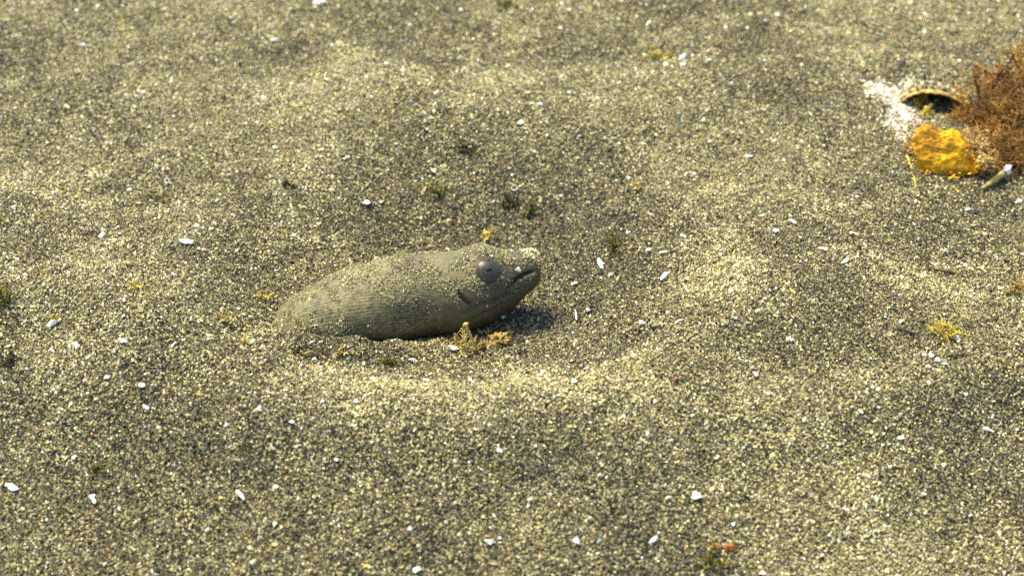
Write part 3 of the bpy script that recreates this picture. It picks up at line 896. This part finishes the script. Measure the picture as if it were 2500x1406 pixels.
SG = "shell fragments lying on the sand"
FR = [  # kind, a, b, width, material, roll, label
 ('shard', (1456, 630), (1474, 664), 20, 'w', 0.9, "bright white splinter standing upright to the right of the eel's snout"),
 ('shard', (1606, 694), (1637, 662), 17, 'w', 0.5, "white pointed shell sliver, the larger one farthest right of the snout"),
 ('rod', (1483, 676), (1500, 667), 8, 'w', 0, "tiny white chip between the upright splinter and the pointed sliver"),
 ('shard', (1574, 616), (1592, 608), 14, 'c', 0.2, "small triangular cream chip above the pointed sliver"),
 ('shard', (1600, 622), (1634, 614), 9, 'c', 0.6, "thin curved cream chip right of the triangular chip"),
 ('rod', (1527, 571), (1542, 567), 9, 'w', 0, "small white chip above the loose green tuft"),
 ('chunk', (1393, 694), (1410, 690), 12, 'c', 0, "cream pebble nearest the eel's snout on its right"),
 ('chunk', (1219, 774), (1233, 772), 17, 'w', 0, "round white pebble tucked under the eel's jaw"),
 ('chunk', (883, 495), (907, 494), 15, 'w', 0, "white bean shaped chip on the slope behind the eel"),
 ('ring', (1244, 463), (1267, 463), 8, 'p', 0, "tiny pinkish ring on the slope behind the eel's head"),
 ('ring', (399, 445), (418, 445), 8, 'w', 0, "small white ring at the upper left above the long low tuft"),
 ('chunk', (308, 465), (324, 463), 12, 'w', 0, "white chip a little left of the small white ring"),
 ('chunk', (763, 10), (795, 8), 24, 'w', 0, "bright white pebble at the top edge of the picture"),
 ('chunk', (190, 113), (212, 110), 14, 'w', 0, "whitish chip high in the upper left corner"),
 ('chunk', (660, 100), (680, 96), 11, 'w', 0, "far white chip below and left of the top edge pebble"),
 ('rod', (558, 46), (574, 43), 9, 'c', 0, "far cream chip at the upper left near the thin olive twig"),
 ('chunk', (1658, 146), (1680, 132), 17, 'w', 0, "bright white lump among far sand right of the yellow green tuft"),
 ('chunk', (1660, 158), (1676, 157), 13, 'w', 0, "dimmer white chip directly below the far bright white lump"),
 ('chunk', (1723, 148), (1740, 146), 12, 'w', 0, "white chip right of the far bright white lump"),
 ('chunk', (1619, 158), (1634, 156), 11, 'w', 0, "white chip left of the far bright white lump"),
 ('chunk', (1890, 40), (1905, 34), 12, 'w', 0, "white chip near the top edge toward the right"),
 ('chunk', (1262, 304), (1280, 298), 14, 'w', 0, "white chip far behind the eel's snout in the dark sand"),
 ('shard', (240, 588), (258, 568), 16, 'w', 0.3, "grey white flake on the left above the olive edge tuft"),
 ('shard', (430, 590), (482, 598), 30, 'g', 0.0, "flat grey flake half sunk left of the eel's pit"),
 ('shard', (1086, 846), (1126, 858), 24, 'g', 0.0, "flat pale grey flake on the rim under the eel's throat"),
 ('shard', (750, 842), (772, 832), 10, 'g', 0.3, "small bluish grey chip at the foot of the eel's left end"),
 ('shard', (990, 880), (1022, 878), 11, 'g', 0.2, "slim grey chip lying on the near rim right of the yellow green tuft"),
 ('chunk', (118, 800), (138, 776), 19, 'w', 0, "white shell nub with a yellow tip on the left side"),
 ('rod', (287, 829), (314, 837), 15, 'w', 0, "smooth white oblong chip right of the yellow tipped nub"),
 ('rod', (417, 850), (431, 834), 8, 'w', 0, "thin pale rod right of the white oblong chip"),
 ('chunk', (176, 838), (198, 848), 14, 'w', 0, "faint white chip between the yellow tipped nub and the oblong chip"),
 ('shard', (334, 940), (358, 944), 18, 'w', 0.1, "pale round flake on the near left slope below the thin rod"),
 ('chunk', (252, 925), (270, 915), 12, 'w', 0, "small white chip left of the pale round flake"),
 ('shard', (8, 1178), (50, 1204), 20, 'w', 0.3, "blurred white shell sliver at the lower left edge"),
 ('rod', (220, 1208), (234, 1232), 14, 'w', 0, "white chip right of the blurred sliver on the lower left slope"),
 ('rod', (574, 1194), (599, 1224), 15, 'w', 0, "blurred white oblong shell piece in the left foreground"),
 ('chunk', (664, 1184), (680, 1190), 12, 'c', 0, "cream chip right of the oblong foreground shell piece"),
 ('chunk', (546, 1040), (562, 1034), 11, 'w', 0, "small white pebble on the dark slope above the oblong foreground piece"),
 ('chunk', (346, 990), (366, 998), 13, 'w', 0, "dull white pebble on the left slope below the pale round flake"),
 ('chunk', (1686, 1218), (1716, 1204), 27, 'w', 0, "largest bright white chunk in the right foreground"),
 ('rod', (1622, 1218), (1642, 1212), 9, 'c', 0, "cream chip left of the largest foreground chunk"),
 ('shard', (1578, 1330), (1610, 1310), 16, 'w', 0.3, "white jagged flake in the foreground below the largest chunk"),
 ('chunk', (1398, 1322), (1418, 1318), 20, 'w', 0, "white pebble at the bottom centre left of the jagged flake"),
 ('chunk', (1180, 1322), (1216, 1324), 16, 'w', 0, "white pebble pair like chip at the bottom centre"),
 ('chunk', (1006, 1394), (1030, 1388), 18, 'w', 0, "white pebble on the bottom edge of the picture"),
 ('chunk', (706, 1028), (720, 1030), 12, 'w', 0, "white pebble on the front slope below the eel's left end"),
 ('chunk', (1316, 908), (1332, 906), 12, 'w', 0, "white pebble on the front rim below the eel's snout"),
 ('chunk', (1394, 932), (1410, 930), 13, 'w', 0, "white pebble on the front rim right of the one below the snout"),
 ('chunk', (1034, 930), (1050, 926), 12, 'w', 0, "pale pebble on the front rim below the eel's head"),
 ('chunk', (1288, 1220), (1302, 1216), 11, 'w', 0, "bluish white dot pebble low in the foreground centre"),
 ('chunk', (814, 1122), (828, 1120), 11, 'w', 0, "white pebble midway down the front slope"),
 ('shard', (1838, 908), (1852, 924), 17, 'g', 0.3, "grey white angular flake right of the pit in the near sand"),
 ('shard', (1640, 930), (1658, 922), 12, 'r', 0.1, "rust red chip on the near rim right of the eel"),
 ('chunk', (1920, 826), (1938, 830), 12, 'w', 0, "white chip in the sand right of the pit's end"),
 ('chunk', (1646, 790), (1670, 780), 13, 'c', 0, "cream chip on the right inner slope of the pit"),
 ('chunk', (1556, 786), (1576, 790), 13, 'c', 0, "dull cream pebble inside the pit right of the chin"),
 ('shard', (1428, 754), (1442, 762), 14, 'g', 0.2, "grey white chip inside the pit right of the jaw"),
 ('chunk', (1850, 541), (1866, 540), 13, 'o', 0, "small bright orange pebble right of the eel beyond the pit"),
 ('chunk', (1885, 566), (1900, 562), 16, 'w', 0, "white chip just below the orange pebble"),
 ('shard', (1922, 534), (1948, 548), 10, 'c', 0.3, "slanting cream chip right of the orange pebble"),
 ('shard', (2050, 648), (2078, 630), 16, 'w', 0.1, "pale flake on the right slope below the orange pebble"),
 ('rod', (1995, 606), (2024, 612), 11, 'c', 0, "cream chip left of the pale flake on the right slope"),
 ('chunk', (2252, 862), (2262, 868), 10, 'c', 0, "topmost chip of the short white chain at the right"),
 ('chunk', (2268, 862), (2280, 872), 12, 'w', 0, "second chip of the short white chain at the right"),
 ('chunk', (2282, 872), (2296, 884), 14, 'w', 0, "third and brightest chip of the short white chain at the right"),
 ('rod', (2298, 888), (2318, 890), 9, 'w', 0, "lowest chip of the short white chain at the right"),
 ('chunk', (2320, 816), (2346, 830), 14, 'c', 0, "cream chip right of the yellow algae scrap"),
 ('rod', (2396, 1044), (2430, 1056), 12, 'w', 0, "white oblong shell piece low on the right side"),
 ('rod', (2354, 515), (2372, 511), 10, 'w', 0, "white chip below the overgrown shell's shadow"),
 ('chunk', (2480, 493), (2498, 490), 13, 'w', 0, "white chip at the right edge under the overgrown shell"),
 ('chunk', (1818, 384), (1838, 380), 12, 'w', 0, "white chip on the far right slope left of the overgrown shell"),
 ('chunk', (1725, 348), (1742, 344), 10, 'w', 0, "lone white chip farther up the slope toward the far lump"),
 ('chunk', (1312, 256), (1326, 252), 11, 'w', 0, "small white chip far behind the eel, right of the dark dip"),
 ('chunk', (472, 556), (490, 548), 14, 'w', 0, "white crumb on the left slope above the flat grey flake"),
 ('chunk', (508, 562), (520, 556), 12, 'c', 0, "cream crumb right of the white crumb above the flat grey flake"),
 ('chunk', (1660, 574), (1676, 580), 12, 'c', 0, "dull tan pebble on the right slope level with the eel's eye"),
 ('rod', (1404, 752), (1408, 786), 6, 'p', 0, "thin pinkish worm like splinter inside the pit right of the jaw"),
 ('shard', (2108, 1014), (2096, 1000), 12, 'w', 0.2, "faint white flake in the blurred sand low on the right"),
 ('chunk', (1852, 1400), (1870, 1396), 16, 'w', 0, "white pebble at the bottom edge right of the foreground algae clump"),
 ('chunk', (2190, 1072), (2210, 1066), 13, 'c', 0, "cream pebble left of the white oblong piece on the right"),
]
for kind, a_, b_, w_, mk, up, lab in FR:
    nm = {'ring': 'shell_ring', 'rod': 'shell_piece', 'chunk': 'pebble', 'shard': 'shell_flake'}[kind]
    cat = {'ring': 'shell ring', 'rod': 'shell fragment', 'chunk': 'pebble', 'shard': 'shell fragment'}[kind]
    fragment(kind, a_, b_, w_, MM[mk], lab, nm, cat, SG, up)
# the yellow cap on the left nub
tuft("algae_tuft", 133, 780, 12, 14, m_alg_yel, "yellow algae fluff on the tip of the white nub at the left", n=4, r=2, group=TG, lift=0.0012)

# ------------------------------------------------------------------ overgrown shell at the right
clump = bpy.data.objects.new("overgrown_shell", None); COL.objects.link(clump)
cp = ground(2290, 330); clump.location = cp
tag(clump, "broken shell overgrown with orange sponge and brown algae half buried at right", "shell")
scb = np.linalg.norm(np.array(cp) - CAM) / D * px
def bpt(u, v, lift=0.0): return ground(u, v, lift)

# arched valve: a dome open toward the camera
m_shell_out = mottled("valve", (0.10, 0.06, 0.02), (0.42, 0.28, 0.08), 300, 0.7, 0.5)
A = bpt(2196, 258); B = bpt(2366, 276); C0 = (A + B) / 2
hw = (B - A).length / 2; axv = (B - A).normalized(); back = Vector((-axv.y, axv.x, 0)).normalized()
hgt = 47 * scb / math.cos(PITCH); dpt = 0.017
bm = bmesh.new(); NA, NB = 48, 16; lay = []
for off in (0.0, 0.0005):
    grid = []
    for j in range(NB + 1):
        f_ = math.pi / 2 * j / NB
        rowv = []
        for i in range(NA + 1):
            t_ = math.pi * i / NA
            rib = 1 + 0.018 * math.sin(24 * t_)
            x_ = -(hw - off) * math.cos(t_) * math.cos(f_) * rib
            z_ = (hgt - off) * math.sin(t_) * (math.cos(f_)) * rib * (1 + 0.12 * math.cos(t_ - 0.3))
            y_ = (dpt - off) * math.sin(f_) - 0.0035 * math.sin(t_) * math.cos(f_)
            rowv.append(bm.verts.new(C0 - cp + axv * x_ + back * y_ + Vector((0, 0, z_ - 0.0012))))
        grid.append(rowv)
    lay.append(grid)
    for j in range(NB):
        for i in range(NA):
            bm.faces.new((grid[j][i], grid[j][i + 1], grid[j + 1][i + 1], grid[j + 1][i]))
for i in range(NA): bm.faces.new((lay[0][0][i], lay[0][0][i + 1], lay[1][0][i + 1], lay[1][0][i]))
bmesh.ops.remove_doubles(bm, verts=bm.verts, dist=1e-6)
o = bm_obj("valve", bm, m_shell_out); o.parent = clump

# floor of the cavity scraped lower, with sand lit in front: sand grains on the valve roof
Pv = []
for _ in range(7000):
    t_ = random.uniform(0.15, math.pi - 0.1); f_ = random.uniform(0.05, math.pi / 2)
    x_ = -hw * math.cos(t_) * math.cos(f_); z_ = hgt * math.sin(t_) * math.cos(f_) * (1 + 0.12 * math.cos(t_ - 0.3)); y_ = dpt * math.sin(f_)
    q = C0 + axv * x_ + back * y_ + Vector((0, 0, z_ - 0.0012)); Pv.append(q)
Pv = np.array([tuple(q) for q in Pv])
o = grains_mesh("shell_sand", Pv, 0.00058 * np.exp(rng.normal(0, .3, len(Pv))), palette(len(Pv), np.full(len(Pv), .1)), m_grain)
tag(o, "sand grains lying over the roof of the overgrown shell", "sand", kind="stuff")

# white crust left of the opening
m_crust = mottled("white_crust", (0.50, 0.38, 0.24), (0.82, 0.77, 0.68), 500, 0.8, 0.7, dist=0.001)
bm = bmesh.new()
random.seed(21)
for (u, v, r_, k_) in ((2150, 222, 26, 110), (2180, 236, 24, 130), (2205, 262, 22, 110), (2214, 288, 17, 100), (2190, 270, 26, 90), (2125, 216, 18, 45), (2222, 206, 20, 50), (2196, 310, 20, 45), (2205, 335, 16, 25), (2170, 300, 22, 35)):
    for _ in range(k_ * 2):
        uu, vv = u + random.gauss(0, r_ * .62), v + random.gauss(0, r_ * .45)
        q = bpt(uu, vv, 0.0004) - cp
        q.z += random.uniform(0, 0.0008)
        leaflet(bm, q, random.uniform(1.6, 4.8) * scb)
o = bm_obj("white_crust", bm, m_crust, smooth_=False); o.parent = clump
o["label"] = "crumbled bright white crust on the shell's left side"

# pink patch
bm = bmesh.new()
for _ in range(40):
    q = bpt(2240 + random.gauss(0, 11), 296 + random.gauss(0, 9), 0.0006) - cp
    leaflet(bm, q, random.uniform(2, 4) * scb)
m_pk = mottled("pink_crust", (0.42, 0.16, 0.18), (0.72, 0.45, 0.42), 500, 0.7, 0.4)
o = bm_obj("pink_crust", bm, m_pk, smooth_=False); o.parent = clump

# orange sponge: a lumpy slab leaning on the near side
m_sponge = mottled("orange_sponge", (0.20, 0.09, 0.010), (0.72, 0.36, 0.008), 110, 0.9, 1.0, detail=8, dist=0.002, c3=(0.74, 0.43, 0.03))
pc = bpt(2312, 428)
bm = lump_bm(76 * scb, 22 * scb, 52 * scb, 0.30, 1.3, 6, 3.3)
for v_ in bm.verts:
    f_ = v_.co.x / (80 * scb)
    if v_.co.z > 0: v_.co.z *= (1.0 - 0.72 * f_) if f_ > 0 else (1.0 + 0.15 * math.sin(6 * f_))
    elif f_ < 0: v_.co.z *= 1 + 0.35 * f_
    else: v_.co.z *= 1 - 0.25 * f_
    v_.co.z -= 0.05 * f_ * 54 * scb
    v_.co += Vector((random.gauss(0, 1), random.gauss(0, 1), random.gauss(0, 1))) * 0.25 * scb
    v_.co.y += v_.co.z * 0.45
o = bm_obj("orange_sponge", bm, m_sponge); o.parent = clump
o.location = pc - cp + Vector((0, 0.004, 44 * scb)); o.rotation_euler = (0, R(4), R(-6))

# yellow algae growing on the sponge's left edge and in the opening
def puff(name, blobs, mat, label=None, leaf=(2.2, 5.0), fil=0, filr=1.0, fill=18):
    bm = bmesh.new()
    for (u, v, lift_px, rx, rz, k_) in blobs:
        g = bpt(u, v + lift_px * 0.82) ; c = g + Vector((0, 0, lift_px * scb)) - cp
        for _ in range(k_):
            d = Vector((random.gauss(0, .45) * rx, random.gauss(0, .5) * rx, random.gauss(0, .45) * rz)) * scb
            leaflet(bm, c + d, random.uniform(*leaf) * scb)
        for _ in range(int(fil * k_)):
            d = Vector((random.gauss(0, .5) * rx, random.gauss(0, .5) * rx, random.gauss(0, .5) * rz)) * scb
            dirn = d.normalized() + Vector((random.gauss(0, .3), random.gauss(0, .3), 0.5))
            frond(bm, c + d * 0.8, dirn, fill * scb * random.uniform(.5, 1.2), filr * scb, 1, leaf=1.8 * scb, seg=4)
    o = bm_obj(name, bm, mat, smooth_=False); o.parent = clump
    if label: o["label"] = label
    return o
puff("yellow_algae", [(2250, 240, 12, 16, 16, 70), (2238, 258, 8, 16, 12, 50), (2262, 275, 8, 12, 16, 50), (2336, 240, 34, 10, 8, 30), (2350, 254, 30, 12, 8, 30)], m_alg_yel, "olive yellow algae inside the shell's opening", fil=0.12, filr=1.0, fill=14)
puff("tan_algae", [(2215, 362, 14, 14, 12, 60), (2228, 345, 14, 14, 10, 60), (2345, 345, 30, 26, 18, 120), (2370, 330, 32, 22, 18, 100), (2410, 345, 36, 26, 20, 120), (2385, 385, 30, 26, 22, 110), (2352, 352, 58, 20, 14, 120), (2378, 366, 56, 22, 18, 150), (2330, 338, 52, 14, 9, 60), (2240, 362, 46, 12, 22, 70), (2400, 400, 50, 22, 20, 120)], mottled("tan_turf", (0.20, 0.10, 0.035), (0.50, 0.34, 0.13), 200, 0.8, .5), "tan turf algae round the orange sponge", fil=0.12, filr=1.0)

puff("sponge_crumbs", [(2248, 345, 26, 12, 12, 26), (2262, 418, 12, 14, 9, 14), (2320, 428, 14, 24, 7, 10), (2290, 340, 46, 24, 8, 26), (2385, 412, 24, 16, 16, 40), (2245, 385, 18, 10, 16, 24)], m_sponge, "ragged orange crumbs round the sponge", leaf=(2.5, 6))
puff("brown_algae", [
    (2380, 300, 34, 28, 22, 100), (2430, 290, 50, 34, 34, 150), (2480, 300, 60, 40, 44, 170), (2415, 262, 50, 22, 20, 70),
    (2465, 240, 72, 34, 30, 110), (2510, 230, 90, 40, 44, 150), (2440, 360, 36, 36, 28, 130), (2490, 380, 42, 36, 36, 140),
    (2540, 300, 80, 46, 54, 150), (2365, 288, 22, 14, 10, 40), (2420, 400, 20, 30, 12, 70), (2560, 240, 100, 40, 54, 100),
    (2350, 230, 26, 22, 16, 14), (2385, 215, 50, 22, 22, 24), (2340, 282, 14, 10, 8, 30)],
    m_alg_brown, "bushy reddish brown algae covering the shell's right side", leaf=(1.8, 5.0), fil=0.55, filr=1.7, fill=46)
# taller wisps
bm = bmesh.new()
random.seed(5)
for (u, v, h, lean) in ((2395, 250, 80, .25), (2404, 252, 95, .28), (2410, 245, 70, .2), (2440, 230, 70, .5), (2470, 215, 70, .2), (2490, 210, 80, -.1), (2450, 230, 80, .35), (2500, 215, 90, 0.1)):
    g = bpt(u, v + 30) + Vector((0, 0, 30 * scb)) - cp
    for _ in range(3):
        frond(bm, g, Vector((lean + random.gauss(0, .22), .1, 1)), h * scb, 4.2 * scb, 2, curl=.26, leaf=4.2 * scb, seg=5)
o = bm_obj("wispy_algae", bm, m_alg_brown, smooth_=False); o.parent = clump
o["label"] = "taller reddish wisps rising from the brown algae"
# white violet tube mouth and its stalk
A = bpt(2400, 462, .0008); B = bpt(2450, 432, .0015)
bm = bmesh.new()
pts = [A.lerp(B, i / 6) - cp + Vector((0, 0, (3 + 8 * i / 6) * scb)) for i in range(7)]
tube_bm(bm, pts, [x_ * scb for x_ in (4, 4.5, 5, 6, 6, 7, 8)], 10)
o = bm_obj("worm_tube", bm, m_alg_tan); o.parent = clump
bm = lump_bm(9 * scb, 8 * scb, 13 * scb, .7, 1.3, 3, 4)
o = bm_obj("pale_shell_bit", bm, m_violet); o.parent = clump; o.location = pts[-1] + Vector((5 * scb, 0, 6 * scb))
# yellow chip under the sponge
fragment('rod', (2330, 460), (2342, 472), 7, m_alg_yel, "yellow chip on the sand right below the orange sponge", "shell_piece", "shell fragment", SG, 0)
